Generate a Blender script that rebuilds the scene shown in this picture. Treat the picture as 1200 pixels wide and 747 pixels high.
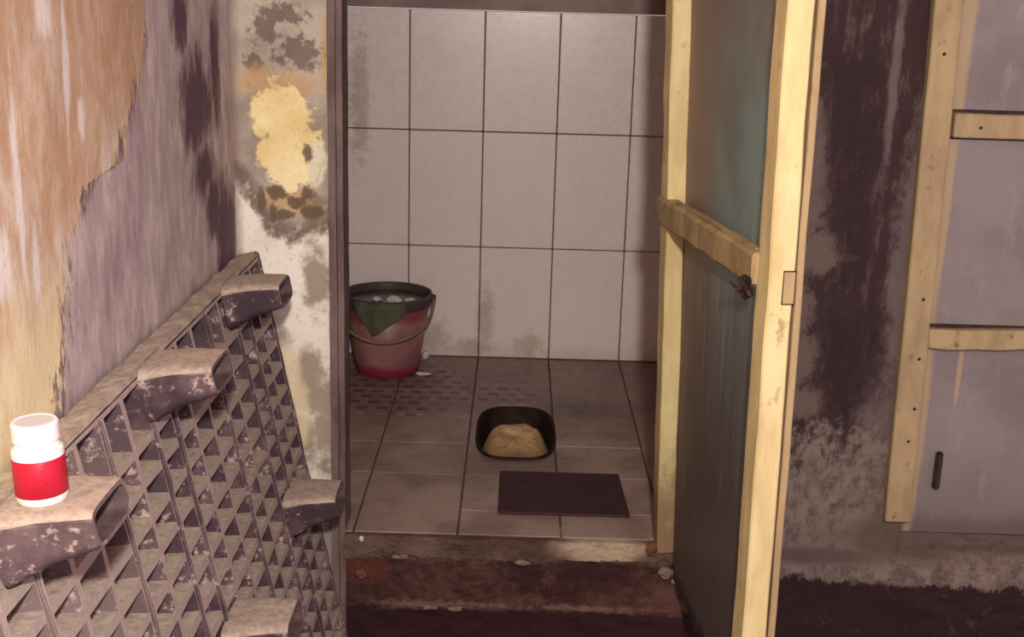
import bpy, bmesh, math, random
import numpy as np
from mathutils import Vector, Matrix, noise as mnoise

for o in list(bpy.data.objects):
    bpy.data.objects.remove(o)
S = bpy.context.scene
COL = S.collection
random.seed(7)

# ------------------------------------------------------------------ camera
F_PX, PITCH, YAW, ROLL = 1427.14, 0.2633, -0.0001, 0.0289
CAM = Vector((0.1167, -4.1598, 1.2658))
fw = Vector((math.sin(YAW) * math.cos(PITCH), math.cos(YAW) * math.cos(PITCH), -math.sin(PITCH)))
r0 = Vector((math.cos(YAW), -math.sin(YAW), 0))
u0 = r0.cross(fw)
rt = r0 * math.cos(ROLL) + u0 * math.sin(ROLL)
up = u0 * math.cos(ROLL) - r0 * math.sin(ROLL)
cd = bpy.data.cameras.new('camera')
cd.sensor_width = 36
cd.lens = F_PX / 1200 * 36
cd.clip_start = 0.05
cam = bpy.data.objects.new('camera', cd)
M = Matrix((rt, up, -fw)).transposed().to_4x4()
M.translation = CAM
cam.matrix_world = M
COL.objects.link(cam)
S.camera = cam

# ------------------------------------------------------------------ world, lights, exposure
W = bpy.data.worlds.new('world')
S.world = W
W.use_nodes = True
W.node_tree.nodes['Background'].inputs['Color'].default_value = (0.75, 0.55, 0.62, 1)
W.node_tree.nodes['Background'].inputs['Strength'].default_value = 0.62  # even pinkish ambient, added to lift the shadows
ld = bpy.data.lights.new('lamp_bulb', 'POINT')
ld.energy = 150
ld.color = (1.0, 0.92, 0.84)
ld.shadow_soft_size = 0.05
lamp = bpy.data.objects.new('lamp_bulb', ld)
lamp.location = (0.21, -4.45, 1.68)
COL.objects.link(lamp)
vs = S.view_settings
vs.view_transform = 'Standard'
vs.look = 'None'
vs.gamma = 1.0
vs.exposure = 0.66
vs.use_curve_mapping = False


# ------------------------------------------------------------------ node helpers
def lin(c):
    return tuple((v / 255 / 12.92) if v / 255 <= 0.04045 else ((v / 255 + 0.055) / 1.055) ** 2.4 for v in c) + (1,)


class E:
    """A shader socket with arithmetic."""
    def __init__(s, g, sock): s.g, s.s = g, sock
    def _b(s, o, op): return s.g.math(op, s, o)
    def __add__(s, o): return s._b(o, 'ADD')
    def __sub__(s, o): return s._b(o, 'SUBTRACT')
    def __mul__(s, o): return s._b(o, 'MULTIPLY')
    def __truediv__(s, o): return s._b(o, 'DIVIDE')
    def __rsub__(s, o): return s.g.math('SUBTRACT', o, s)
    def __radd__(s, o): return s + o
    def __rmul__(s, o): return s * o
    def max(s, o): return s._b(o, 'MAXIMUM')
    def min(s, o): return s._b(o, 'MINIMUM')


class G:
    def __init__(g, name, rough=0.8, spec=0.3):
        g.m = bpy.data.materials.new(name)
        g.m.use_nodes = True
        g.t = g.m.node_tree
        g.b = g.t.nodes['Principled BSDF']
        g.b.inputs['Roughness'].default_value = rough
        g.b.inputs['Specular IOR Level'].default_value = spec
        g.tc = g.t.nodes.new('ShaderNodeTexCoord')
        g.obj = g.tc.outputs['Object']
        sx = g.t.nodes.new('ShaderNodeSeparateXYZ')
        g.t.links.new(g.obj, sx.inputs[0])
        g.x, g.y, g.z = (E(g, sx.outputs[i]) for i in range(3))

    def put(g, sock, v):
        if isinstance(v, E): g.t.links.new(v.s, sock)
        elif v is not None: sock.default_value = v

    def math(g, op, a, b=None):
        n = g.t.nodes.new('ShaderNodeMath'); n.operation = op
        g.put(n.inputs[0], a); g.put(n.inputs[1], b)
        return E(g, n.outputs[0])

    def noise(g, scale, detail=4, rough=0.6, stretch=None, off=(0, 0, 0), vec=None):
        n = g.t.nodes.new('ShaderNodeTexNoise')
        n.inputs['Scale'].default_value = scale
        n.inputs['Detail'].default_value = detail
        n.inputs['Roughness'].default_value = rough
        mp = g.t.nodes.new('ShaderNodeMapping')
        mp.inputs['Scale'].default_value = stretch or (1, 1, 1)
        mp.inputs['Location'].default_value = off
        g.t.links.new(vec or g.obj, mp.inputs['Vector'])
        g.t.links.new(mp.outputs[0], n.inputs['Vector'])
        return E(g, n.outputs['Fac'])

    def sm(g, x, a, b):
        n = g.t.nodes.new('ShaderNodeMapRange'); n.interpolation_type = 'SMOOTHSTEP'
        g.put(n.inputs['Value'], x)
        lo, hi, t0, t1 = (a, b, 0, 1) if a < b else (b, a, 1, 0)
        n.inputs['From Min'].default_value = lo; n.inputs['From Max'].default_value = hi
        n.inputs['To Min'].default_value = t0; n.inputs['To Max'].default_value = t1
        return E(g, n.outputs['Result'])

    def mix(g, a, b, f):
        n = g.t.nodes.new('ShaderNodeMix'); n.data_type = 'RGBA'
        g.put(n.inputs['Factor'], f)
        for i, v in ((6, a), (7, b)):
            g.put(n.inputs[i], lin(v) if isinstance(v, tuple) else v)
        return E(g, n.outputs[2])

    def curve(g, x, pts, lo, hi, vlo, vhi):
        """piecewise-linear function of x through pts"""
        n = g.t.nodes.new('ShaderNodeValToRGB')
        el = n.color_ramp.elements
        pts = sorted(pts)
        while len(el) < len(pts): el.new(0.5)
        for e, (p, v) in zip(el, pts):
            e.position = (p - lo) / (hi - lo)
            t = (v - vlo) / (vhi - vlo)
            e.color = (t, t, t, 1)
        g.put(n.inputs[0], (x - lo) * (1 / (hi - lo)))
        sep = g.t.nodes.new('ShaderNodeSeparateColor')
        g.t.links.new(n.outputs[0], sep.inputs[0])
        return E(g, sep.outputs[0]) * (vhi - vlo) + vlo

    def blob(g, a, b, spots, wob, amp=0.6, soft=0.25):
        """ragged patches: spots = (ca, cb, ra, rb) in the a/b coordinates"""
        out = None
        for ca, cb, ra, rb in spots:
            da = (a - ca) * (1 / ra); db = (b - cb) * (1 / rb)
            d = g.math('SQRT', da * da + db * db) + (wob - 0.5) * (2 * amp)
            m = g.sm(d, 1 + soft, 1 - soft)
            out = m if out is None else out.max(m)
        return out

    def bump(g, h, strength=0.4, dist=0.01):
        n = g.t.nodes.new('ShaderNodeBump')
        n.inputs['Strength'].default_value = strength
        n.inputs['Distance'].default_value = dist
        g.put(n.inputs['Height'], h)
        g.t.links.new(n.outputs[0], g.b.inputs['Normal'])

    def done(g, col, rough=None):
        g.put(g.b.inputs['Base Color'], lin(col) if isinstance(col, tuple) else col)
        if rough is not None: g.put(g.b.inputs['Roughness'], rough)
        return g.m


# ------------------------------------------------------------------ object helpers
def tag(o, label=None, cat=None, group=None, kind=None):
    for k, v in (('label', label), ('category', cat), ('group', group), ('kind', kind)):
        if v: o[k] = v
    return o


def obj(name, me, mat=None, parent=None, smooth=False):
    if isinstance(me, bmesh.types.BMesh):
        bm = me
        bmesh.ops.recalc_face_normals(bm, faces=bm.faces)
        me = bpy.data.meshes.new(name)
        bm.to_mesh(me); bm.free()
    if mat and not me.materials: me.materials.append(mat)
    if smooth:
        for p in me.polygons: p.use_smooth = True
    o = bpy.data.objects.new(name, me)
    COL.objects.link(o)
    if parent:
        o.parent = parent
    return o


def empty(name, loc=(0, 0, 0)):
    o = bpy.data.objects.new(name, None)
    o.location = loc
    o.empty_display_size = 0.05
    COL.objects.link(o)
    return o


def box(bm, lo, hi, bev=0.0, seg=1):
    r = bmesh.ops.create_cube(bm, size=1)
    vs_ = r['verts']
    for v in vs_:
        v.co = Vector([lo[i] + (v.co[i] + 0.5) * (hi[i] - lo[i]) for i in range(3)])
    if bev:
        es = list({e for v in vs_ for e in v.link_edges})
        bmesh.ops.bevel(bm, geom=es, offset=bev, segments=seg, affect='EDGES')
    return bm


def nbox(lo, hi, bev=0.0, seg=1):
    return box(bmesh.new(), lo, hi, bev, seg)


def grid(fn, nu, nv):
    """surface from fn(u, v) with u, v in 0..1"""
    bm = bmesh.new()
    V = [[bm.verts.new(fn(i / nu, j / nv)) for j in range(nv + 1)] for i in range(nu + 1)]
    for i in range(nu):
        for j in range(nv):
            bm.faces.new((V[i][j], V[i + 1][j], V[i + 1][j + 1], V[i][j + 1]))
    return bm


def lathe(prof, n=48, shape=None):
    """revolve (r, z) points; shape(angle) gives an (x, y) unit outline"""
    bm = bmesh.new()
    shape = shape or (lambda a: (math.cos(a), math.sin(a)))
    rings = []
    for r, z in prof:
        if r < 1e-6:
            rings.append([bm.verts.new((0, 0, z))])
        else:
            rings.append([bm.verts.new((r * shape(2 * math.pi * k / n)[0], r * shape(2 * math.pi * k / n)[1], z)) for k in range(n)])
    for a, b in zip(rings, rings[1:]):
        for k in range(n):
            l = (k + 1) % n
            if len(a) == 1 and len(b) == 1: continue
            if len(a) == 1: bm.faces.new((a[0], b[k], b[l]))
            elif len(b) == 1: bm.faces.new((a[k], b[0], a[l]))
            else: bm.faces.new((a[k], b[k], b[l], a[l]))
    return bm


def tube(pts, r, n=8, closed=False):
    bm = bmesh.new()
    pts = [Vector(p) for p in pts]
    rings = []
    for i, p in enumerate(pts):
        t = (pts[min(i + 1, len(pts) - 1)] - pts[max(i - 1, 0)]).normalized()
        a = t.orthogonal().normalized() if i == 0 else (rings_n - t * rings_n.dot(t)).normalized()
        rings_n = a
        b = t.cross(a)
        rings.append([bm.verts.new(p + (a * math.cos(2 * math.pi * k / n) + b * math.sin(2 * math.pi * k / n)) * r) for k in range(n)])
    for a, b in zip(rings, rings[1:]):
        for k in range(n):
            bm.faces.new((a[k], a[(k + 1) % n], b[(k + 1) % n], b[k]))
    bm.faces.new(rings[0]); bm.faces.new(rings[-1][::-1])
    return bm


def lump(r, seed, sq=(1, 1, 1), amp=0.35, sub=2):
    bm = bmesh.new()
    bmesh.ops.create_icosphere(bm, subdivisions=sub, radius=1)
    for v in bm.verts:
        k = 1 + amp * mnoise.noise(v.co * 1.7 + Vector((seed * 3.1, seed, 0)))
        v.co = Vector((v.co.x * sq[0], v.co.y * sq[1], v.co.z * sq[2])) * r * k
    return bm


def fbm(x, y, z, oct=4):
    s, a, f = 0, 0.5, 1
    for _ in range(oct):
        s += a * mnoise.noise(Vector((x * f, y * f, z * f))); a *= 0.5; f *= 2
    return s


# ------------------------------------------------------------------ materials
def mat_wall_left():
    g = G('peeling_orange_paint', 0.75, 0.25)
    wob = g.noise(9, 7, 0.7, (1, 1.6, 0.8))
    wf = g.noise(30, 5, 0.7, (1, 2.0, 0.5), (0, 2, 1))
    fine = g.noise(80, 4, 0.75, (1, 1.2, 0.9))
    big = g.noise(4.5, 5, 0.65, (1, 1.6, 0.7), (3, 1, 0))
    streak = g.noise(15, 6, 0.68, (1, 1.7, 0.65), (0, 4, 0))
    edge = g.curve(g.z, [(0.60, -2.57), (0.70, -2.55), (0.77, -2.52), (0.84, -2.50), (0.90, -2.50), (0.94, -2.43), (0.975, -2.37), (0.985, -2.25), (1.07, -2.17), (1.18, -2.08), (1.24, -2.09), (1.6, -2.0)], 0.5, 1.7, -2.8, -1.5)
    d = g.y - edge + (wob - 0.5) * 0.22 + (wf - 0.5) * 0.16
    orange = g.mix((204, 170, 138), (226, 208, 190), g.sm(streak, 0.40, 0.66))
    orange = g.mix(orange, (196, 152, 116), g.sm(big, 0.46, 0.66) * 0.7)
    orange = g.mix(orange, (246, 230, 184), g.sm(g.z + (big - 0.5) * 0.5, 0.93, 0.70) * 0.85)
    orange = g.mix(orange, (182, 142, 112), g.sm(g.z + (big - 0.5) * 0.5, 1.02, 1.30) * 0.7)
    white = g.blob(g.y, g.z, [(-2.71, 0.92, 0.035, 0.04), (-2.64, 1.0, 0.012, 0.12), (-2.60, 0.90, 0.012, 0.06), (-2.68, 0.60, 0.04, 0.06), (-2.45, 1.14, 0.012, 0.08), (-2.52, 1.22, 0.03, 0.03), (-2.4, 1.07, 0.012, 0.03)], wf, 1.1, 0.5)
    orange = g.mix(orange, (244, 236, 232), white * 0.75)
    orange = g.mix(orange, (132, 96, 84), g.blob(g.y, g.z, [(-2.42, 0.83, 0.012, 0.05), (-2.5, 0.80, 0.01, 0.03)], wf, 1.1, 0.4) * 0.7)
    grey = g.mix((184, 164, 166), (212, 196, 188), g.sm(streak, 0.38, 0.66))
    grey = g.mix(grey, (152, 130, 136), g.sm(big, 0.48, 0.68) * 0.7)
    grey = g.mix(grey, (150, 126, 122), g.sm(wf, 0.56, 0.70) * 0.5)
    stain = g.blob(g.y, g.z, [(-1.76, 1.03, 0.13, 0.10), (-1.72, 0.90, 0.09, 0.06), (-1.66, 0.82, 0.07, 0.07), (-1.58, 0.76, 0.06, 0.12), (-1.60, 1.10, 0.04, 0.13), (-1.86, 1.20, 0.05, 0.06), (-1.52, 0.74, 0.05, 0.10)], wob * 0.5 + wf * 0.5, 1.7, 0.45)
    grey = g.mix(grey, (92, 64, 80), stain * 0.95)
    col = g.mix(orange, grey, g.sm(d, -0.006, 0.010))
    rim = g.sm(d, -0.02, 0.0) * g.sm(d, 0.05, 0.005) * g.sm(wob, 0.45, 0.56)
    col = g.mix(col, (112, 84, 92), rim * 0.9)
    col = g.mix(col, (150, 128, 124), g.sm(fine, 0.56, 0.72) * 0.45)
    g.bump(g.sm(d, 0.01, -0.02) * 0.6 + fine * 0.35 + streak * 0.4 + wf * 0.3, 0.4, 0.006)
    return g.done(col)


def mat_pillar():
    g = G('patched_plaster', 0.85, 0.2)
    wob = g.noise(20, 7, 0.72)
    w2 = g.noise(42, 6, 0.7, None, (3, 3, 3))
    fine = g.noise(110, 5, 0.75)
    big = g.noise(6, 4, 0.6, None, (2, 0, 5))
    grey = g.mix((190, 180, 164), (158, 146, 134), g.sm(big, 0.4, 0.65))
    grey = g.mix(grey, (104, 90, 82), g.blob(g.x, g.z, [(-0.43, 1.17, 0.03, 0.03), (-0.40, 1.20, 0.05, 0.02), (-0.34, 0.79, 0.03, 0.03), (-0.36, 1.12, 0.05, 0.03), (-0.46, 1.10, 0.02, 0.02)], w2, 2.2, 0.3) * 0.8)
    white = g.mix((250, 244, 230), (232, 224, 208), g.sm(big, 0.45, 0.7))
    white = g.mix(white, (164, 148, 128), g.blob(g.x, g.z, [(-0.33, 0.62, 0.03, 0.07), (-0.345, 0.40, 0.04, 0.05), (-0.33, 0.33, 0.05, 0.05), (-0.37, 0.24, 0.05, 0.06), (-0.31, 0.27, 0.04, 0.12), (-0.42, 0.48, 0.03, 0.03)], wob, 1.6, 0.5) * 0.95)
    white = g.mix(white, (232, 216, 178), g.blob(g.x, g.z, [(-0.40, 0.37, 0.03, 0.10), (-0.38, 0.29, 0.03, 0.08)], wob, 0.7, 0.3) * 0.8)
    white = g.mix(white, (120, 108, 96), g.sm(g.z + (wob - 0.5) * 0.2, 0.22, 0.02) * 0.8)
    bnd = g.curve(g.x, [(-0.52, 0.86), (-0.48, 0.80), (-0.45, 0.745), (-0.42, 0.70), (-0.39, 0.685), (-0.36, 0.70), (-0.32, 0.72), (-0.25, 0.73)], -0.55, -0.2, 0.6, 0.9)
    d = g.z - bnd + (wob - 0.5) * 0.14
    col = g.mix(white, grey, g.sm(d, -0.01, 0.012))
    col = g.mix(col, (126, 110, 98), g.sm(d, 0.0, 0.02) * g.sm(d, 0.10, 0.03) * g.sm(w2, 0.36, 0.5) * 0.95)
    yel = g.blob(g.x, g.z, [(-0.395, 0.98, 0.055, 0.085), (-0.365, 0.90, 0.05, 0.07), (-0.43, 0.905, 0.04, 0.035), (-0.385, 0.86, 0.045, 0.04), (-0.44, 0.98, 0.03, 0.05)], wob, 1.3, 0.14)
    och = g.mix((250, 236, 184), (236, 212, 150), g.sm(big, 0.42, 0.68))
    col = g.mix(col, (206, 164, 108), g.blob(g.x, g.z, [(-0.445, 1.06, 0.05, 0.03), (-0.39, 1.05, 0.06, 0.03), (-0.39, 0.80, 0.06, 0.03), (-0.30, 1.10, 0.012, 0.10)], w2, 1.5, 0.5) * 0.65)
    col = g.mix(col, och, yel)
    col = g.mix(col, (232, 224, 196), g.blob(g.x, g.z, [(-0.325, 0.88, 0.02, 0.05)], wob, 0.8, 0.3))
    col = g.mix(col, (106, 90, 72), g.blob(g.x, g.z, [(-0.345, 0.905, 0.012, 0.018), (-0.418, 0.815, 0.024, 0.016), (-0.375, 0.795, 0.022, 0.014), (-0.345, 0.815, 0.016, 0.014), (-0.34, 0.775, 0.024, 0.014), (-0.40, 0.765, 0.025, 0.012), (-0.45, 0.80, 0.01, 0.03), (-0.425, 0.77, 0.01, 0.02)], w2, 1.3, 0.3) * 0.9)
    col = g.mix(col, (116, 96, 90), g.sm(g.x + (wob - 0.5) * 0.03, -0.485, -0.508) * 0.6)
    col = g.mix(col, (110, 98, 88), g.sm(fine, 0.56, 0.72) * 0.5)
    g.bump(fine * 0.5 + w2 * 0.4 + yel * -0.5 + g.sm(d, -0.01, 0.012) * 0.5, 0.6, 0.006)
    return g.done(col)


def mat_wall_right():
    g = G('mouldy_plaster', 0.85, 0.2)
    wob = g.noise(10, 8, 0.74, (1.3, 1, 0.9))
    w2 = g.noise(32, 6, 0.74, (1.2, 1, 0.7), (4, 2, 1))
    fine = g.noise(90, 5, 0.75)
    streak = g.noise(20, 6, 0.68, (2, 1, 0.4), (5, 0, 0))
    mould = g.mix((60, 44, 45), (96, 78, 74), g.sm(streak + (w2 - 0.5) * 0.4, 0.50, 0.72))
    grey = g.mix((130, 116, 107), (100, 86, 81), g.sm(w2, 0.4, 0.62))
    low = g.sm(g.z + (wob - 0.5) * 0.6 + (w2 - 0.5) * 0.45, 0.33, 0.20)
    patch = g.blob(g.x, g.z, [(0.76, 0.90, 0.05, 0.16), (0.80, 0.71, 0.05, 0.05), (0.75, 0.58, 0.05, 0.08), (0.85, 0.705, 0.04, 0.010), (0.78, 0.46, 0.05, 0.07), (0.80, 0.36, 0.05, 0.05)], wob * 0.6 + w2 * 0.4, 1.9, 0.25)
    col = g.mix(mould, (124, 108, 98), patch * 0.6)
    col = g.mix(col, (126, 112, 110), g.blob(g.x, g.z, [(1.0, 0.65, 0.035, 0.34), (0.98, 0.34, 0.05, 0.14), (0.93, 1.1, 0.01, 0.2)], w2, 1.5, 0.5) * 0.6)
    col = g.mix(col, (54, 38, 40), g.blob(g.x, g.z, [(0.90, 0.45, 0.08, 0.15), (0.85, 1.0, 0.06, 0.15), (0.88, 0.72, 0.04, 0.1)], wob, 1.6, 0.4) * 0.8)
    col = g.mix(col, grey, low)
    col = g.mix(col, (92, 76, 70), g.blob(g.x, g.z, [(1.02, 0.02, 0.07, 0.05), (1.10, 0.0, 0.10, 0.03), (1.3, 0.022, 0.35, 0.03), (0.86, -0.03, 0.15, 0.02)], w2, 1.4, 0.5) * 0.85)
    base = g.sm(g.z + (wob - 0.5) * 0.10 + (w2 - 0.5) * 0.08, -0.085, -0.098)
    col = g.mix(col, (50, 32, 34), base)
    col = g.mix(col, (84, 66, 60), base * g.sm(w2, 0.56, 0.68) * 0.6)
    col = g.mix(col, (156, 142, 132), g.sm(fine, 0.62, 0.76) * 0.35)
    g.bump(fine * 0.4 + wob * 0.6 + w2 * 0.5, 0.7, 0.008)
    return g.done(col)


def mat_plain(name, a, b, scale=12, rough=0.8, spec=0.3, stretch=None, dirt=None, bs=0.3):
    g = G(name, rough, spec)
    n = g.noise(scale, 5, 0.6, stretch)
    f = g.noise(scale * 6, 4, 0.7, stretch)
    col = g.mix(a, b, g.sm(n, 0.35, 0.68))
    if dirt: col = g.mix(col, dirt, g.sm(f, 0.56, 0.75) * 0.5)
    g.bump(f + n * 0.5, bs, 0.003)
    return g.done(col)


def mat_wall_tile():
    g = G('glazed_wall_tile', 0.22, 0.5)
    geo = g.t.nodes.new('ShaderNodeNewGeometry')
    sp = g.t.nodes.new('ShaderNodeSeparateXYZ'); g.t.links.new(geo.outputs['Position'], sp.inputs[0])
    X, Z = E(g, sp.outputs[0]), E(g, sp.outputs[2])
    n = g.noise(7, 5, 0.6, None, (0, 0, 0), geo.outputs['Position'])
    f = g.noise(40, 4, 0.7, None, (0, 0, 0), geo.outputs['Position'])
    col = g.mix((236, 224, 218), (228, 214, 210), n)
    st = g.blob(X, Z, [(-0.17, 0.07, 0.06, 0.06), (-0.02, 0.04, 0.06, 0.03), (0.02, 0.14, 0.03, 0.10), (0.18, 0.05, 0.05, 0.04), (-0.42, 0.9, 0.03, 0.2)], f, 1.2, 0.6)
    col = g.mix(col, (146, 120, 84), st * 0.45)
    col = g.mix(col, (140, 122, 108), g.sm(Z + (n - 0.5) * 0.2, 0.10, -0.02) * 0.3)
    g.bump(n, 0.08, 0.004)
    return g.done(col, g.sm(f, 0.3, 0.8) * 0.2 + 0.2)


def mat_floor_tile():
    g = G('dirty_floor_tile', 0.5, 0.35)
    geo = g.t.nodes.new('ShaderNodeNewGeometry')
    P = geo.outputs['Position']
    sp = g.t.nodes.new('ShaderNodeSeparateXYZ'); g.t.links.new(P, sp.inputs[0])
    X, Y = E(g, sp.outputs[0]), E(g, sp.outputs[1])
    n = g.noise(5, 5, 0.65, None, (0, 3, 0), P)
    f = g.noise(30, 4, 0.7, None, (0, 0, 0), P)
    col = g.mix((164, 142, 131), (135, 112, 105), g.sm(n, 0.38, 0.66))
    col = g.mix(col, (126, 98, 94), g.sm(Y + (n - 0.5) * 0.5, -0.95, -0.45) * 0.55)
    # short raised anti-slip dashes showing dark on the back left tiles
    wv = g.t.nodes.new('ShaderNodeTexBrick')
    wv.offset = 0.5; wv.inputs['Scale'].default_value = 1
    wv.inputs['Brick Width'].default_value = 0.062; wv.inputs['Row Height'].default_value = 0.055
    wv.inputs['Mortar Size'].default_value = 0.017; wv.inputs['Mortar Smooth'].default_value = 0.4
    g.t.links.new(P, wv.inputs['Vector'])
    dash = 1 - E(g, wv.outputs['Fac'])
    zone = g.blob(X, Y, [(-0.25, -0.38, 0.25, 0.27), (0.06, -0.42, 0.14, 0.08)], n, 0.5, 0.2)
    col = g.mix(col, (84, 60, 72), dash * zone * g.sm(f, 0.25, 0.5) * 0.8)
    col = g.mix(col, (74, 50, 42), g.blob(X, Y, [(0.13, -1.0, 0.17, 0.10), (0.33, -0.55, 0.14, 0.10)], n, 0.7, 0.7) * 0.5)
    col = g.mix(col, (150, 134, 122), g.sm(f, 0.62, 0.8) * 0.25)
    g.bump(n + f * 0.3, 0.15, 0.004)
    return g.done(col, g.sm(f, 0.3, 0.8) * 0.25 + 0.4)


def mat_step():
    g = G('broken_step_concrete', 0.9, 0.15)
    wob = g.noise(11, 7, 0.7); fine = g.noise(50, 5, 0.72); big = g.noise(4, 4, 0.6, None, (1, 5, 2))
    kerb = g.mix((88, 68, 62), (112, 92, 82), g.sm(wob, 0.4, 0.65))
    kerb = g.mix(kerb, (196, 176, 150), g.blob(g.x, g.z, [(0.35, -0.02, 0.11, 0.035)], wob, 0.6, 0.3) * 0.85)
    dark = g.mix((92, 64, 58), (62, 38, 38), g.sm(big + (fine - 0.5) * 0.5, 0.36, 0.62))
    dark = g.mix(dark, (108, 82, 70), g.sm(wob, 0.54, 0.72) * 0.8)
    dark = g.mix(dark, (96, 52, 42), g.blob(g.x, g.z, [(-0.22, -0.1, 0.05, 0.03)], wob, 0.6, 0.4) * 0.8)
    col = g.mix(kerb, dark, g.sm(g.z + (wob - 0.5) * 0.06, -0.055, -0.072))
    col = g.mix(col, (150, 128, 114), g.blob(g.x, g.z, [(-0.04, -0.188, 0.16, 0.012), (0.30, -0.19, 0.14, 0.010)], fine, 1.6, 0.5) * 0.35)
    col = g.mix(col, (150, 128, 116), g.sm(fine, 0.66, 0.8) * 0.3)
    col = g.mix(col, (54, 32, 36), g.sm(g.z + (wob - 0.5) * 0.03, -0.20, -0.21))
    g.bump(fine + wob * 0.6, 0.8, 0.01)
    return g.done(col)


def mat_pallet(dust_amt=1.0, name='dusty_black_plastic'):
    g = G(name, 0.7, 0.25)
    geo = g.t.nodes.new('ShaderNodeNewGeometry')
    sp = g.t.nodes.new('ShaderNodeSeparateXYZ'); g.t.links.new(geo.outputs['Normal'], sp.inputs[0])
    nx, nz = E(g, sp.outputs[0]), E(g, sp.outputs[2])
    P = geo.outputs['Position']
    n = g.noise(13, 6, 0.65, None, (0, 0, 0), P); f = g.noise(70, 5, 0.7, None, (0, 0, 0), P)
    base = g.mix((62, 46, 54), (100, 80, 84), g.sm(n, 0.4, 0.7))
    py = g.t.nodes.new('ShaderNodeSeparateXYZ'); g.t.links.new(P, py.inputs[0])
    base = g.mix(base, (164, 142, 134), g.sm(E(g, py.outputs[1]) + (n - 0.5) * 0.9, -2.35, -2.85) * 0.4 * dust_amt)
    top = g.mix((184, 167, 151), (156, 140, 130), g.sm(f, 0.4, 0.65))
    dust = g.sm(nz + (n - 0.5) * 0.5, 0.30, 0.62)
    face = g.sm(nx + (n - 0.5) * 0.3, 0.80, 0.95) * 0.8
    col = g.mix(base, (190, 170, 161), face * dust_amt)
    col = g.mix(col, (206, 186, 174), g.sm(f + (n - 0.5) * 0.6, 0.56, 0.70) * 0.6)
    col = g.mix(col, top, dust)
    g.bump(f + n, 0.5, 0.004)
    return g.done(col)


def mat_paint_wood(name, a, b, wear, wear_amt=0.5, low=None):
    g = G(name, 0.6, 0.3)
    n = g.noise(10, 5, 0.6, (2, 2, 0.5)); gr = g.noise(60, 4, 0.6, (1, 1, 0.12)); f = g.noise(28, 5, 0.75)
    col = g.mix(a, b, g.sm(n, 0.35, 0.68))
    col = g.mix(col, wear, g.sm(f + (gr - 0.5) * 0.5, 0.60, 0.76) * wear_amt)
    if low: col = g.mix(col, (124, 96, 72), g.sm(g.z + (n - 0.5) * 0.5 + (f - 0.5) * 0.3, low, low - 0.25) * 0.85)
    g.bump(gr + f * 0.5, 0.4, 0.003)
    return g.done(col)


def mat_door_panel():
    g = G('streaked_teal_sheet', 0.42, 0.5)
    st = g.noise(22, 5, 0.65, (3, 3, 0.18)); n = g.noise(5, 5, 0.6, (1, 1, 0.8)); f = g.noise(60, 4, 0.7)
    teal = g.mix((160, 182, 174), (146, 158, 150), g.sm(n, 0.4, 0.65))
    tan = g.mix((190, 172, 150), (166, 150, 138), st)
    col = g.mix(teal, tan, g.sm(g.y * 1.2 + 2.50 + (st - 0.5) * 0.5, 0.22, 0.62))
    col = g.mix(col, (112, 100, 96), g.sm(g.z + (st - 0.5) * 0.9 + (n - 0.5) * 0.3, 0.95, 0.25) * 0.9)
    col = g.mix(col, (164, 148, 140), g.sm(g.z + (n - 0.5) * 0.5, 1.05, 1.25) * 0.6)
    col = g.mix(col, (190, 198, 186), g.sm(st, 0.58, 0.76) * 0.4)
    col = g.mix(col, (128, 116, 110), g.sm(f, 0.58, 0.78) * 0.4)
    g.bump(st + f * 0.4, 0.3, 0.003)
    return g.done(col)


def mat_panel_grey():
    g = G('blue_grey_sheet', 0.55, 0.35)
    st = g.noise(14, 5, 0.65, (1.5, 1, 0.5)); n = g.noise(4, 5, 0.6); f = g.noise(70, 4, 0.7)
    col = g.mix((134, 125, 124), (117, 108, 108), g.sm(n, 0.38, 0.66))
    col = g.mix(col, (150, 140, 142), g.sm(st, 0.55, 0.72) * 0.5)
    col = g.mix(col, (110, 100, 94), g.sm(g.z + (n - 0.5) * 0.4, 0.25, 0.03) * 0.7)
    col = g.mix(col, (90, 78, 74), g.sm(g.z + (st - 0.5) * 0.08, 0.10, 0.05) * 0.7)
    col = g.mix(col, (176, 152, 112), g.blob(g.x, g.z, [(1.155, 0.44, 0.006, 0.09), (1.075, 1.25, 0.018, 0.35), (1.075, 0.8, 0.012, 0.30), (1.078, 0.30, 0.015, 0.30)], st, 0.5, 0.35) * 0.7)
    g.bump(f + n, 0.2, 0.003)
    return g.done(col)


MW = dict(left=mat_wall_left(), pillar=mat_pillar(), right=mat_wall_right(), tile=mat_wall_tile(),
          ftile=mat_floor_tile(), step=mat_step(), pallet=mat_pallet(), panel=mat_door_panel(), grey=mat_panel_grey())
MW['grout'] = mat_plain('dark_grout', (112, 92, 86), (90, 72, 68), 20)
MW['plaster'] = mat_plain('stained_plaster', (160, 140, 132), (136, 118, 112), 6, dirt=(90, 74, 70))
MW['floor'] = mat_plain('wet_concrete', (56, 42, 40), (36, 24, 26), 5, 0.5)
MW['jamb'] = mat_plain('grimy_jamb_paint', (122, 104, 98), (92, 74, 72), 14, 0.7, 0.3, (1, 1, 0.3), (150, 132, 120))
MW['cream'] = mat_paint_wood('cream_painted_wood', (220, 205, 154), (200, 180, 130), (150, 120, 86), 0.7)
MW['cream_low'] = mat_paint_wood('cream_wood_rotten_foot', (220, 205, 154), (200, 180, 130), (140, 110, 78), 0.8, 0.30)
MW['tan'] = mat_paint_wood('tan_worn_wood', (174, 152, 114), (152, 130, 98), (98, 74, 60), 0.8, 0.15)
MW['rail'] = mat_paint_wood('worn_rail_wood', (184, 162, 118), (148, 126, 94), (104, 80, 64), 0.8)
MW['dark'] = mat_plain('dark_iron_and_gap_shade', (58, 42, 40), (40, 28, 28), 40, 0.6)  # also colours the strips that stand for shade in gaps
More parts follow.
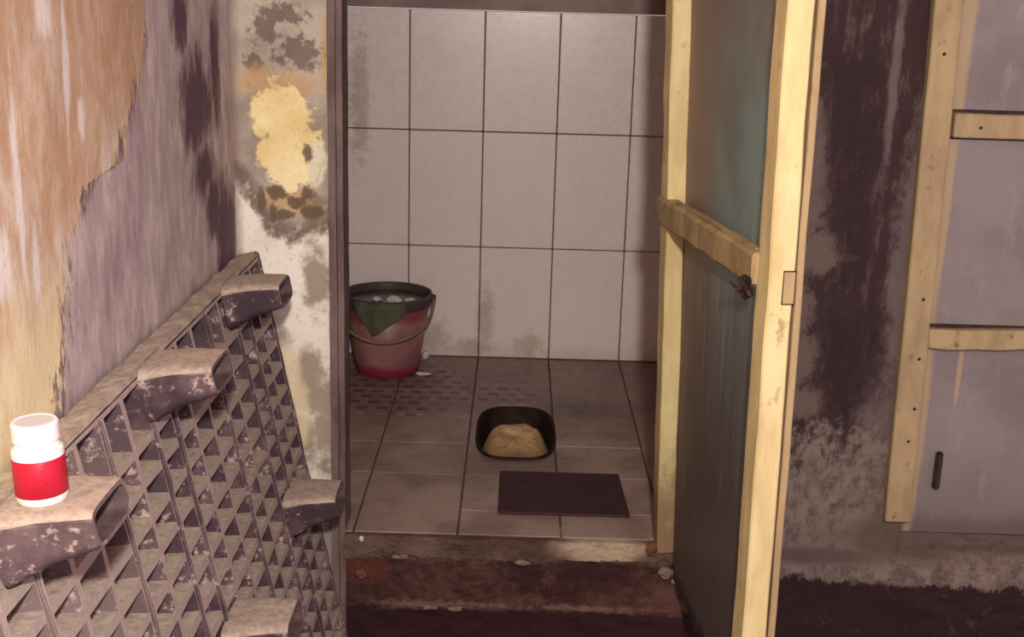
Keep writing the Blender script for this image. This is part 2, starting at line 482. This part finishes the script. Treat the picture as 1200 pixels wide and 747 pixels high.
MW['deep'] = mat_plain('shaded_pocket_plastic', (52, 38, 46), (84, 68, 70), 16, 0.8, 0.2, None, (150, 132, 124), 0.6)  # undusted plastic, darkened to deepen the shade in the pockets
MW['foot'] = mat_pallet(0.25, 'foot_plastic')
MW['inner'] = mat_plain('dark_plastic_inside', (104, 84, 82), (74, 58, 60), 22, 0.8)  # plain dark tone for the inside of the feet
MW['mat'] = mat_plain('black_rubber', (72, 46, 52), (62, 40, 46), 14, 0.75)
MW['brick'] = mat_plain('crumbling_brick', (118, 78, 62), (92, 60, 52), 40, 0.9)
MW['chip'] = mat_plain('pale_mortar', (140, 120, 106), (112, 94, 84), 40, 0.9)
MW['white'] = mat_plain('white_scrap', (222, 214, 206), (200, 190, 182), 30, 0.6)


# ------------------------------------------------------------------ setting
def rough_wall(p0, p1, z0, z1, nrm, amp, nx, nz, seed, extra=None):
    """upright slab face from p0 to p1, surface relief of a few millimetres, 6 cm deep"""
    p0, p1, nrm = Vector(p0), Vector(p1), Vector(nrm)
    def fn(u, v):
        p = p0.lerp(p1, u); z = z0 + (z1 - z0) * v
        h = amp * fbm(p.x * 9 + seed, p.y * 9, z * 9)
        if extra: h += extra(p, z)
        return Vector((p.x, p.y, z)) + nrm * h
    bm = grid(fn, nx, nz)
    r = bmesh.ops.extrude_face_region(bm, geom=list(bm.faces))
    nv = [e for e in r['geom'] if isinstance(e, bmesh.types.BMVert)]
    k = 0
    for i in range(nx + 1):
        pass
    for v in nv:
        q = v.co
        d = (q - p0).dot(nrm)
        v.co = q - nrm * (d + 0.07)
    return bm


w = obj('wall_left', rough_wall((-0.51, -4.6, 0), (-0.51, -1.40, 0), -0.40, 2.5, (1, 0, 0), 0.006, 110, 90, 1.0), MW['left'], smooth=True)
tag(w, 'left wall with orange paint peeling to grey plaster', 'wall', kind='structure')
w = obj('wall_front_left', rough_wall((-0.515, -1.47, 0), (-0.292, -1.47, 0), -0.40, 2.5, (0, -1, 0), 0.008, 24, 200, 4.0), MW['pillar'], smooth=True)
tag(w, 'patched white and ochre plaster pier left of the doorway', 'wall', kind='structure')
w = obj('wall_front_right', rough_wall((0.56, -1.47, 0), (1.06, -1.47, 0), -0.40, 2.5, (0, -1, 0), 0.010, 40, 200, 9.0), MW['right'], smooth=True)
tag(w, 'black mouldy plaster wall between the two doors', 'wall', kind='structure')
w = obj('wall_front_top', nbox((-0.292, -1.47, 1.80), (1.9, -1.37, 2.5)), MW['plaster'])
tag(w, 'plaster wall over the doorways', 'wall', kind='structure')
w = obj('wall_cubicle_left', nbox((-0.57, -1.395, -0.04), (-0.50, 0.0, 2.5)), MW['plaster'])
tag(w, 'left side wall inside the tiled cubicle', 'wall', kind='structure')
w = obj('wall_cubicle_right', nbox((0.75, -1.395, -0.04), (0.82, 0.0, 2.5)), MW['plaster'])
tag(w, 'right side wall inside the tiled cubicle', 'wall', kind='structure')
w = obj('ceiling', nbox((-0.6, -4.6, 2.5), (1.9, 0.1, 2.56)), MW['plaster'])
tag(w, 'plain plaster ceiling', 'ceiling', kind='structure')
fl = obj('floor', nbox((-0.6, -4.8, -0.46), (1.9, -1.38, -0.40)), MW['floor'])
tag(fl, 'dark wet concrete floor below the step', 'floor', kind='structure')

# back wall with its tiles
wb = obj('wall_back', nbox((-0.57, 0.0, -0.04), (0.82, 0.08, 1.196)), MW['grout'])
box_up = nbox((-0.57, -0.012, 1.2), (0.82, 0.08, 2.5))
tag(wb, 'cubicle back wall of pale rectangular tiles with dark joints', 'wall', kind='structure')
obj('plaster_band', box_up, MW['plaster'], wb)
bm = nbox((-0.1232, -0.009, -0.1982), (0.1232, 0.004, 0.1982), 0.0025, 3)
tm = bpy.data.meshes.new('wall_tile'); bmesh.ops.recalc_face_normals(bm, faces=bm.faces); bm.to_mesh(tm); bm.free()
rnd = random.Random(3)
for i in range(5):
    for j in range(3):
        t = obj('wall_tile', tm, MW['tile'], wb, True)
        t.modifiers.new('n', 'WEIGHTED_NORMAL')
        t.location = (-0.375 + 0.25 * i, rnd.uniform(-0.0008, 0.0008), 0.2 + 0.4 * j + (0.0005 if j == 0 else 0))
        t.rotation_euler = (rnd.uniform(-.002, .002), 0, rnd.uniform(-.003, .003))

# cubicle floor: slab + tiles, cut round the pan
PAN = Vector((0.137, -0.765, 0)); PA, PB = 0.114, 0.214


def superell(a):
    c, s = math.cos(a), math.sin(a); e = 2 / 3.2
    return (math.copysign(abs(c) ** e, c), math.copysign(abs(s) ** e, s))


def cutter():
    bm = bmesh.new()
    a = [bm.verts.new((PAN.x + (PA - .004) * superell(2 * math.pi * k / 48)[0], PAN.y + (PB - .004) * superell(2 * math.pi * k / 48)[1], -0.3)) for k in range(48)]
    f = bm.faces.new(a)
    r = bmesh.ops.extrude_face_region(bm, geom=[f])
    for v in r['geom']:
        if isinstance(v, bmesh.types.BMVert): v.co.z = 0.2
    return obj('cutter', bm)


CUT = cutter()


def carve(o):
    m = o.modifiers.new('b', 'BOOLEAN'); m.object = CUT; m.operation = 'DIFFERENCE'; m.solver = 'EXACT'
    dg = bpy.context.evaluated_depsgraph_get()
    me = bpy.data.meshes.new_from_object(o.evaluated_get(dg))
    o.modifiers.clear()
    o.data = me


fc = obj('floor', nbox((-0.5, -1.455, -0.12), (0.75, 0.0, -0.006)), MW['grout'])
carve(fc)
tag(fc, 'cubicle floor of dirty square tiles behind the doorway', 'floor', kind='structure')
xs = [-0.5, -0.25, 0.0, 0.25, 0.5, 0.75]
ys = [-0.012, -0.163, -0.397, -0.630, -0.864, -1.097, -1.330, -1.470]
for i in range(5):
    for j in range(7):
        ya, yb = ys[j + 1], ys[j]
        if i in (0, 1) and j == 6: continue
        if i in (0, 1) and j == 5: ya = ys[7]
        g_ = 0.0028
        bm = nbox((xs[i] + g_, ya + g_, -0.014), (xs[i + 1] - g_, yb - g_, 0.0 + rnd.uniform(-.0006, .0006)), 0.0005)
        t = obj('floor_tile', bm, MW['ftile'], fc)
        if i == 1 + 1 and 2 <= j <= 4: carve(t)
bpy.data.objects.remove(CUT)


# step riser under the cubicle floor
def step_h(p, z):
    h = 0.0
    e = 0.035 * fbm(p.x * 9, 3.3, z * 4)
    if z > -0.058 + e: h += 0.012
    if z < -0.195 + 0.4 * e: h -= 0.012
    h += 0.010 * fbm(p.x * 22, 1.7, z * 30)
    return h


st = obj('step', rough_wall((-0.27, -1.475, 0), (0.58, -1.475, 0), -0.40, -0.003, (0, -1, 0), 0.012, 170, 84, 2.0, step_h), MW['step'], smooth=False)
tag(st, 'crumbling dark concrete step under the tiled cubicle floor', 'step', kind='structure')
for nm, p, r, sq, m in (('brick_fragment', (-0.230, -1.490, -0.102), 0.012, (1.1, .7, .9), 'brick'),
                        ('brick_fragment', (0.468, -1.495, -0.012), 0.017, (1, .8, 1.1), 'brick'),
                        ('mortar_chip', (-0.228, -1.492, -0.008), 0.006, (1, .8, 1), 'white'),
                        ('mortar_chip', (-0.06, -1.489, -0.186), 0.012, (1.6, .7, .5), 'chip'),
                        ('mortar_chip', (0.00, -1.489, -0.188), 0.011, (1.8, .7, .5), 'chip'),
                        ('mortar_chip', (-0.135, -1.491, -0.054), 0.012, (1.8, .6, .5), 'chip'),
                        ('mortar_chip', (0.16, -1.491, -0.060), 0.012, (1.6, .6, .6), 'chip'),
                        ('mortar_chip', (0.50, -1.500, -0.070), 0.016, (1.2, .8, .9), 'chip'),
                        ('mortar_chip', (0.535, -1.497, -0.095), 0.013, (1.4, .8, .8), 'chip')):
    c = obj(nm, lump(r, p[0] * 9, sq, 0.6), MW[m], st)
    c.location = p

# door frame posts
def lean_post(lo, hi, dx, bev=0.004):
    bm = bmesh.new(); box(bm, lo, hi)
    bmesh.ops.subdivide_edges(bm, edges=[e for e in bm.edges if abs((e.verts[0].co - e.verts[1].co).z) > 0.3], cuts=40, use_grid_fill=True)
    for v in bm.verts:
        v.co.x += dx * (v.co.z - 0.5) + 0.002 * mnoise.noise(Vector((v.co.x * 20, v.co.y * 20, v.co.z * 12)))
    return bm


t = obj('trim_1', lean_post((-0.298, -1.490, -0.40), (-0.281, -1.385, 1.8), 0.001), MW['jamb'])
bmg = obj('rebate_strip', lean_post((-0.281, -1.476, -0.40), (-0.2675, -1.385, 1.8), 0.001), MW['jamb'], t)
tag(t, 'grimy grey left door post of the cubicle', 'door post', kind='structure')
t = obj('trim_2', lean_post((0.515, -1.462, -0.003), (0.56, -1.385, 1.8), 0.0), MW['jamb'])
tag(t, 'grey right door post behind the open door', 'door post', kind='structure')

# threshold ledge under the closed door
def thr_h(p, z):
    e = 0.03 * fbm(p.x * 8, 7.7, 0)
    k = min(1, max(0, (p.x - 1.02) / 0.12))
    return k * ((0.016 if z < 0.005 + e else 0.0) + (0.012 if z < -0.03 + e else 0)) + k * 0.010 * fbm(p.x * 20, 5, z * 24)


t = obj('trim_3', rough_wall((1.0, -1.464, 0), (1.9, -1.464, 0), -0.40, 0.036, (0, -1, 0), 0.010, 136, 80, 9.0, thr_h), MW['right'])
tag(t, 'rough concrete ledge below the closed door', 'ledge', kind='structure')

# ------------------------------------------------------------------ open door
HX, HY = 0.447, -1.452
DU = Vector((0.1235, -0.9923, 0)); DN = Vector((-0.9923, -0.1235, 0))   # along the door, inward face


def door_pt(u, n, z):
    """u from hinge to free edge, n out of the panel towards the inner face (0.046 = stile face)"""
    lean = 0.034 + (0.012 - 0.034) * (u / 0.75)
    p = Vector((HX, HY, 0)) + DU * u + DN * (n - 0.046)
    p.z = z + 0.022 * u
    p.x -= lean * (z - 0.70)
    return p


def door_box(lo, hi, nz=1, nu=1, bev=0.003, wob=0.0, seed=0.0):
    bm = bmesh.new(); box(bm, lo, hi, bev)
    if nz > 1:
        bmesh.ops.subdivide_edges(bm, edges=[e for e in bm.edges if abs((e.verts[0].co - e.verts[1].co).z) > 0.2], cuts=nz, use_grid_fill=True)
    if nu > 1:
        bmesh.ops.subdivide_edges(bm, edges=[e for e in bm.edges if abs((e.verts[0].co - e.verts[1].co).x) > 0.2], cuts=nu, use_grid_fill=True)
    for v in bm.verts:
        c = v.co.copy()
        if wob:
            c += Vector([wob * mnoise.noise(Vector((c.x * 14 + seed + k * 7, c.y * 14, c.z * 9))) for k in range(3)])
        v.co = door_pt(*c)
    return bm


d1 = empty('door_1', (HX, HY, 0))
tag(d1, 'open teal-panelled door with a cream wooden frame, swung towards the viewer', 'door', kind='structure')


def dpart(name, bm, mat, **kw):
    o = obj(name, bm, mat, d1, **kw)
    o.matrix_parent_inverse = Matrix.Translation((-HX, -HY, 0))
    return o


# panel with a rotten, ragged lower edge
def pan_fn(u, v):
    uu = 0.012 + u * 0.726
    zb = -0.085 + 0.03 * fbm(u * 6, 2, 0) + 0.012 * fbm(u * 25, 5, 0)
    z = zb + (1.74 - zb) * v
    return door_pt(uu, 0.003 + 0.024 * u + 0.002 * fbm(u * 3, 1, v * 4), z)


bm = grid(pan_fn, 24, 40)
bmesh.ops.solidify(bm, geom=list(bm.faces), thickness=0.004)
dpart('panel', bm, MW['panel'], smooth=True)
dpart('hinge_stile', door_box((0.0, 0.004, -0.02), (0.055, 0.046, 1.74), 30, 1, 0.003, 0.003, 1), MW['cream_low'])
dpart('free_stile', door_box((0.688, 0.002, -0.02), (0.75, 0.046, 1.74), 30, 1, 0.003, 0.002, 2), MW['cream'])
dpart('edge_batten', door_box((0.700, -0.016, -0.03), (0.748, -0.0035, 1.74), 30, 1, 0.002, 0.002, 3), MW['tan'])
rl = dpart('rail', door_box((-0.004, 0.016, 0.772), (0.690, 0.056, 0.832), 1, 18, 0.006, 0.003, 4), MW['rail'])
dpart('rail', door_box((0.055, 0.004, 1.66), (0.688, 0.044, 1.73), 1, 10, 0.004, 0.002, 5), MW['rail'])
sp = dpart('split_strip', door_box((0.12, 0.030, 0.831), (0.66, 0.042, 0.836), 1, 16, 0.001, 0.003, 8), MW['tan'])
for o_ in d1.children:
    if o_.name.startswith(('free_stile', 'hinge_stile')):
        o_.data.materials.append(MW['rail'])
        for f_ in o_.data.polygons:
            if f_.normal.dot(DN) > 0.9: f_.material_index = 1  # stile inner faces take the browner rail tone
# rotten lump at the end of the rail, latch plate and screws on the free edge
p = door_pt(0.675, 0.058, 0.770)
bm = lump(0.016, 2.2, (0.8, 1.3, 1.1), 1.1, 3)
for v in bm.verts: v.co += p
dpart('rotten_knot', bm, MW['dark'])
for k in range(4):
    a = door_pt(0.675, 0.06, 0.775 - 0.006 * k); b = a + Vector((-0.008 - 0.006 * k, -0.02 + 0.012 * k, -0.018 + 0.012 * k))
    dpart('splinter', tube([a, b], 0.0022, 5), MW['dark'])
lp = dpart('latch_plate', door_box((0.7502, 0.001, 0.758), (0.7535, 0.020, 0.812), 1, 1, 0.001), MW['tan'])
lp['label'] = 'small tan latch plate let into the door edge'
dpart('latch_gap_shade', door_box((0.7495, -0.001, 0.756), (0.7512, 0.0215, 0.8145), 1, 1, 0.0), MW['dark'])  # dark sheet painting the shade line round the latch plate

# ------------------------------------------------------------------ closed door on the right
d2 = empty('door_2', (1.02, -1.47, 0.04))
tag(d2, 'closed blue-grey door with tan wooden stile and rails at the right', 'door', kind='structure')


def d2part(name, bm, mat, smooth=False):
    o = obj(name, bm, mat, d2, smooth)
    o.matrix_parent_inverse = Matrix.Translation((-1.02, 1.47, -0.04))
    return o


def lean2(lo, hi, dx, cuts=24, wob=0.002):
    bm = bmesh.new(); box(bm, lo, hi, 0.003)
    bmesh.ops.subdivide_edges(bm, edges=[e for e in bm.edges if (e.verts[0].co - e.verts[1].co).length > 0.3], cuts=cuts, use_grid_fill=True)
    for v in bm.verts:
        v.co.x += dx * (v.co.z - 0.1) + wob * mnoise.noise(v.co * 13)
        v.co.y += wob * 0.6 * mnoise.noise(v.co * 9 + Vector((5, 0, 0)))
        v.co.z += wob * mnoise.noise(v.co * 12 + Vector((0, 5, 0)))
    return bm


d2part('panel', nbox((1.03, -1.462, 0.038), (1.80, -1.455, 1.78)), MW['grey'])
d2part('stile', lean2((1.012, -1.496, 0.075), (1.072, -1.462, 1.78), -0.018), MW['tan'])
d2part('stile', lean2((1.74, -1.496, 0.06), (1.80, -1.462, 1.78), 0.0), MW['tan'])
d2part('rail', lean2((1.064, -1.490, 0.982), (1.745, -1.462, 1.035), 0.0), MW['tan'])
d2part('rail', lean2((1.066, -1.490, 0.503), (1.745, -1.462, 0.548), 0.0, 24, 0.006), MW['tan'])
d2part('rail_gap_shade', nbox((1.0635, -1.466, 0.977), (1.75, -1.4615, 1.042)), MW['dark'])  # dark strips on the panel, painting the shade around the rails
d2part('rail_gap_shade', nbox((1.067, -1.466, 0.520), (1.75, -1.4615, 0.556)), MW['dark'])
bm = nbox((1.123, -1.478, 0.152), (1.139, -1.462, 0.246), 0.004, 2)
h = d2part('handle', bm, MW['dark']); h['label'] = 'small dark upright handle low on the door'
for x, z in ((1.022, 1.16), (1.040, 0.62), (1.122, 1.006), (1.047, 0.48), (1.05, 0.36), (1.045, 0.28)):
    bm = lump(0.0042, x + z, (1, .5, 1), 0.1, 1)
    for v in bm.verts: v.co += Vector((x, -1.4925 if x > 1.1 else -1.4975, z))
    d2part('nail', bm, MW['dark'])

# ------------------------------------------------------------------ plastic pallet leaning on the left wall
PN = Vector((1, 0, 0.2)).normalized(); PU = Vector((-0.2, 0, 1)).normalized()
PO = Vector((-0.28, 0, -0.2))


def ppt(y, t, n=0.0):
    return PO + PU * t + PN * n + Vector((0, y, 0))


pal = empty('plastic_pallet', ppt(-2.25, -0.2, -0.02))
tag(pal, 'dusty dark plastic pallet stood on edge against the left wall', 'pallet')


def ppart(name, bm, mat, parent=None, smooth=False):
    o = obj(name, bm, mat, parent or pal, smooth)
    if parent is None: o.matrix_parent_inverse = Matrix.Translation(-pal.location)
    return o


Y0, Y1, T0, T1 = -3.06, -1.492, -0.195, 0.905
DEP = 0.042
cols = [Y1 - 0.012 - 0.0965 * k for k in range(17)]
rows_ = [0.893, 0.800] + [0.800 - 0.0532 * k for k in range(1, 19)]
bm = bmesh.new()


def quad(a, b, c, d): bm.faces.new([bm.verts.new(p) for p in (a, b, c, d)])


RB = 0.0072
for i in range(len(cols) - 1):
    for j in range(len(rows_) - 1):
        ya, yb, ta, tb = cols[i + 1], cols[i], rows_[j + 1], rows_[j]
        hi = 0.0
        o_ = [ppt(ya, ta), ppt(yb, ta), ppt(yb, tb), ppt(ya, tb)]
        jt = [random.uniform(-.0025, .0025) for _ in range(4)]
        q = [ppt(ya + RB + jt[0], ta + RB, 0), ppt(yb - RB, ta + RB + jt[1], 0), ppt(yb - RB + jt[2], tb - RB, 0), ppt(ya + RB, tb - RB + jt[3], 0)]
        tp = 0.009 + random.uniform(-.002, .002)
        bk = [ppt(ya + RB + tp, ta + RB + tp, -DEP), ppt(yb - RB - tp, ta + RB + tp, -DEP), ppt(yb - RB - tp, tb - RB - tp, -DEP), ppt(ya + RB + tp, tb - RB - tp, -DEP)]
        for k in range(4):
            l = (k + 1) % 4
            quad(o_[k], o_[l], q[l], q[k])
            quad(q[k], q[l], bk[l], bk[k])
        quad(*bk); bm.faces.ensure_lookup_table(); bm.faces[-1].material_index = 1
bmesh.ops.remove_doubles(bm, verts=bm.verts, dist=1e-5)
ld_ = ppart('lattice_deck', bm, MW['pallet']); ld_.data.materials.append(MW['deep'])


def pbox(lo, hi, bev=0.004, amp=0.003, cuts=30):
    b = bmesh.new(); box(b, lo, hi, bev, 2)
    bmesh.ops.subdivide_edges(b, edges=[e for e in b.edges if (e.verts[0].co - e.verts[1].co).length > 0.3], cuts=cuts, use_grid_fill=True)
    for v in b.verts:
        c = v.co.copy()
        w_ = amp * (mnoise.noise(c * 16) + 0.5 * mnoise.noise(c * 33))
        v.co = ppt(c[0], c[1] + w_, c[2] + w_)
        v.co.x = max(v.co.x, -0.5)
    return b


ppart('rim', pbox((Y0, 0.890, -0.052), (Y1, T1, 0.002), 0.007, 0.0045, 140), MW['pallet'])
ppart('rim', pbox((Y0, T0, -0.052), (Y1, T0 + 0.014, 0.004)), MW['pallet'])
ppart('rim', pbox((Y1 - 0.013, T0, -0.052), (Y1, T1, 0.003)), MW['pallet'])
ppart('rim', pbox((Y0, T0, -0.052), (Y0 + 0.05, T1, 0.003)), MW['pallet'])
ppart('back_sheet', pbox((Y0 + .01, T0 + .01, -0.053), (Y1 - .01, T1 - .02, -0.048), 0.001), MW['pallet'])
for k in (2, 3, 5, 8, 9, 11, 14):
    ppart('rib', pbox((cols[k] - 0.0045, T0 + 0.01, -0.01), (cols[k] + 0.0045, 0.89, 0.006), 0.002), MW['pallet'])


# feet: tapered hollow cups standing out of the deck
def foot_mesh():
    b = bmesh.new()
    secs = [(0.0, 0.075, -0.074, 0.018), (0.05, 0.067, -0.056, 0.014), (0.104, 0.061, -0.048, 0.004), (0.110, 0.058, -0.046, 0.0015),
            (0.110, 0.052, -0.041, -0.004), (0.060, 0.044, -0.036, -0.008)]
    n = 40; rings = []
    for d, hw, lo, hi in secs:
        c, h = (lo + hi) / 2, (hi - lo) / 2
        ring = []
        for k in range(n):
            a = 2 * math.pi * (k + .5) / n
            e = 2 / 5.0
            cx, sy = math.cos(a), math.sin(a)
            ring.append(b.verts.new((hw * math.copysign(abs(cx) ** e, cx), c + h * math.copysign(abs(sy) ** e, sy), d)))
        rings.append(ring)
    for p, q in zip(rings, rings[1:]):
        for k in range(n):
            b.faces.new((p[k], p[(k + 1) % n], q[(k + 1) % n], q[k]))
    cap_ = b.faces.new(rings[-1])
    b.faces.new(rings[0][::-1])
    inner = set(rings[-1]) 
    for f in b.faces:
        if any(v in inner for v in f.verts): f.material_index = 1
    bmesh.ops.recalc_face_normals(b, faces=b.faces)
    me = bpy.data.meshes.new('foot'); b.to_mesh(me); b.free()
    me.materials.append(MW['foot']); me.materials.append(MW['inner'])
    return me


FM = foot_mesh()
rot = Matrix((Vector((0, 1, 0)), PU, PN)).transposed()
for yy, tt in ((-1.775, 0.885), (-2.315, 0.885), (-2.855, 0.885), (-1.705, 0.395), (-2.250, 0.395), (-2.80, 0.395)):
    o = bpy.data.objects.new('foot', FM); COL.objects.link(o); o.parent = pal
    o.matrix_local = Matrix.Translation(ppt(yy, tt, 0.0) - pal.location) @ rot.to_4x4()

# ------------------------------------------------------------------ bottle on the pallet foot
mcap = G('white_bottle_plastic', 0.35, 0.5).done((238, 232, 230))
mred = mat_plain('red_paper_label', (184, 26, 52), (172, 22, 46), 20, 0.45)
mtop = G('shaded_cap_top', 0.5, 0.4).done((205, 200, 204))  # greyer cap top, its shade put into the colour
bt = empty('pill_bottle', (-0.413, -2.874, 0.6895))
tag(bt, 'small white plastic bottle with a red label standing on the dusty pallet foot', 'bottle')
obj('body', lathe([(0, 0), (0.027, 0), (0.0295, 0.003), (0.0300, 0.010), (0.0300, 0.064), (0.0292, 0.068), (0.0255, 0.071), (0.0250, 0.076), (0, 0.076)], 48), mcap, bt, True)
obj('label_band', lathe([(0.0302, 0.011), (0.0306, 0.0115), (0.0306, 0.057), (0.0302, 0.0575)], 48), mred, bt, True)
cp = obj('cap', lathe([(0.0, 0.0765), (0.0262, 0.0765), (0.0272, 0.078), (0.0272, 0.098), (0.0255, 0.1005), (0.022, 0.1005), (0.0215, 0.0995), (0, 0.0995)], 48), mcap, bt, False)
obj('cap_top', lathe([(0, 0.1002), (0.0212, 0.1002), (0.0212, 0.0992)], 40), mtop, cp)
bt.scale = (0.95,) * 3
bt.rotation_euler = (0, math.radians(-2.0), 0)

# ------------------------------------------------------------------ bucket and what floats in it
BX, BY = -0.305, -0.185
mbk = mat_plain('dull_red_plastic', (150, 66, 74), (128, 52, 64), 9, 0.4, 0.4, None, (150, 100, 100))
g = G('bucket_plastic', 0.4, 0.4)
n_ = g.noise(9, 5, 0.6)
c_ = g.mix((160, 112, 110), (132, 90, 92), g.sm(n_, 0.35, 0.65))
c_ = g.mix(c_, (136, 44, 56), g.sm(g.z + (n_ - 0.5) * 0.05, 0.052, 0.022))
c_ = g.mix(c_, (128, 52, 58), g.sm(g.z + (n_ - 0.5) * 0.03, 0.17, 0.20) * 0.8)
mbk = g.done(c_)
mrim = mat_plain('dark_green_rim', (84, 70, 66), (68, 58, 54), 14, 0.5)
mgreen = mat_plain('green_plastic', (132, 138, 110), (112, 116, 94), 18, 0.5)
mhan = mat_plain('olive_handle', (140, 120, 84), (122, 104, 76), 14, 0.5)
mwat = G('murky_water', 0.25, 0.4).done((70, 50, 54))
bk_ = empty('bucket', (BX, BY, 0.0))
bk_.scale = (1.03, 1.03, 1.05)
tag(bk_, 'dull red plastic bucket with dark rim and olive handle by the tiled wall', 'bucket')
shell = obj('shell', lathe([(0, 0.004), (0.094, 0.004), (0.099, 0.0), (0.104, 0.004), (0.108, 0.03), (0.140, 0.238), (0.1365, 0.240), (0.104, 0.03), (0.100, 0.012), (0, 0.012)], 64), mbk, bk_, True)
obj('rim', lathe([(0.1375, 0.224), (0.1435, 0.226), (0.1465, 0.232), (0.1480, 0.256), (0.1460, 0.262), (0.1410, 0.262), (0.1385, 0.255), (0.1365, 0.226), (0.1375, 0.224)], 64), mrim, bk_, True)
obj('lining', lathe([(0.1352, 0.2405), (0.1030, 0.030), (0.099, 0.0125)], 64), mrim, bk_, True)  # inner skin of the red shell in a darker tone
wt = obj('water', lathe([(0, 0.2385), (0.1345, 0.2385)], 48), mwat, bk_)
# bail handle hanging forward from the two lugs
pts = []
for k in range(33):
    a = math.pi * k / 32
    pts.append((0.154 * math.cos(a), -0.030 - 0.1250 * math.sin(a) ** 0.8, 0.243 - 0.108 * math.sin(a) ** 0.9))
pts = [(0.152, -0.005, 0.246)] + pts + [(-0.152, -0.005, 0.246)]
obj('handle', tube(pts, 0.0055, 8), mhan, bk_, True)
for sx in (1, -1):
    b = lathe([(0, 0), (0.014, 0), (0.014, 0.012), (0.009, 0.016), (0, 0.016)], 20)
    for v in b.verts: v.co = Vector((sx * (0.143 + v.co.z), v.co.x - 0.003, 0.245 + v.co.y))
    obj('lug', b, mrim, bk_)


# green cloth flap over the front of the rim
def flap(u, v):
    a = math.radians(-128 + 70 * u)
    drop = (0.085 * (1 - abs(u - 0.34) / 0.66) ** 0.9) if u > 0.34 else 0.085 * (u / 0.34) ** 1.2
    z = 0.262 - v * (0.03 + drop)
    r = (0.1480 + 0.004 + 0.003 * math.sin(u * 17)) - max(0, 0.232 - z) * 0.13
    return Vector((BX + 1.03 * r * math.cos(a), BY + 1.03 * r * math.sin(a), 1.05 * z))


b = grid(flap, 24, 12)
bmesh.ops.solidify(b, geom=list(b.faces), thickness=0.002)
rg = obj('rag', b, mgreen, smooth=True)
tag(rg, 'green cloth flap hanging over the front of the red bucket', 'cloth')
for (dx, dy, r, lab) in ((-0.032, -0.025, 0.016, 'leftmost small white lump floating in the bucket'),
                         (0.026, -0.035, 0.025, 'largest middle white lump floating in the bucket'),
                         (0.080, -0.035, 0.018, 'rightmost flat white lump floating in the bucket')):
    b = lump(r, dx * 50 + 3, (1.0, 0.8, 0.5), 0.5, 3)
    o = obj('white_lump', b, MW['white'], smooth=True)  # white lumps at the water surface
    o.location = (BX + dx, BY + dy, 0.2515 + r * 0.25)
    tag(o, lab, 'foam', 'white lumps in the bucket')

# ------------------------------------------------------------------ squat pan, mat, scraps
g = G('stained_pan_ceramic', 0.75, 0.15)
n_ = g.noise(14, 5, 0.65)
mpan = g.done(g.mix((56, 38, 34), (34, 22, 22), g.sm(n_, 0.35, 0.65)))
g = G('limescale_deposit', 0.75, 0.25)
n_ = g.noise(16, 6, 0.65); f_ = g.noise(70, 4, 0.7)
c_ = g.mix((228, 196, 146), (184, 146, 98), g.sm(n_, 0.38, 0.62))
c_ = g.mix(c_, (214, 194, 160), g.sm(g.y + (n_ - 0.5) * 0.12, 0.105, 0.165))
c_ = g.mix(c_, (120, 76, 52), g.sm(g.y + (n_ - 0.5) * 0.15, -0.02, -0.14) * 0.8)
g.bump(f_ + n_, 0.5, 0.006)
mdep = g.done(c_)
pn = empty('squat_toilet_pan', PAN)
tag(pn, 'dark rounded squat toilet pan sunk in the tiled floor', 'toilet')


def pshape(a):
    x, y = superell(a); return (x * PA, y * PB)


obj('bowl', lathe([(1.035, 0.0015), (1.03, 0.006), (1.0, 0.008), (0.97, 0.005), (0.955, -0.008), (0.93, -0.06), (0.86, -0.092), (0.6, -0.105), (0, -0.108),
                   ], 64, pshape), mpan, pn, True)


def heap(u, v):
    a = 2 * math.pi * u; r = v
    x, y = superell(a)
    z = -0.017 - 0.078 * r ** 5 + 0.010 * fbm(x * r * 4, y * r * 4, 2) * (1 - r ** 6) + 0.016 * (y * r) * (1 - r ** 4)
    w_ = 1 + 0.05 * fbm(math.cos(a) * 3, math.sin(a) * 3, 5)
    return Vector((x * r * PA * 0.91 * w_, y * r * PB * 0.90 * w_, z))


b = grid(heap, 64, 16)
bmesh.ops.remove_doubles(b, verts=b.verts, dist=1e-5)
dp = obj('deposit', b, mdep, pn, True); dp['label'] = 'cream and brown crust lining the bowl'
c = obj('crust_chip', lump(0.012, 4, (1.2, 1, .5), .6), MW['chip'], pn); c.location = (0.005, -0.200, 0.004)

bm = nbox((0.095, -1.352, 0.0), (0.421, -1.080, 0.007), 0.002)
bmesh.ops.subdivide_edges(bm, edges=[e for e in bm.edges if (e.verts[0].co - e.verts[1].co).length > 0.2], cuts=12, use_grid_fill=True)
for v in bm.verts: v.co.x += (v.co.y + 1.21) * 0.03 * (-1 if v.co.x > 0.25 else 0.1); v.co.z += 0.0014 + 0.001 * mnoise.noise(v.co * 12)
o = obj('floor_mat', bm, MW['mat'])
tag(o, 'black rectangular mat lying on the tiles in front of the pan', 'mat')

o = obj('soap_scrap', lump(0.018, 1.5, (1.5, 0.8, 0.35), 0.5), MW['white'], smooth=True); o.location = (-0.178, -0.235, 0.006)
tag(o, 'flat pale soap scrap on the floor right of the bucket', 'soap')
o = obj('paper_wad', lump(0.014, 6.5, (0.9, 0.8, 1.1), 0.6), MW['white'], smooth=True); o.location = (-0.185, -0.045, 0.013)
tag(o, 'tiny crumpled pale wad against the tiled wall beside the bucket', 'paper')
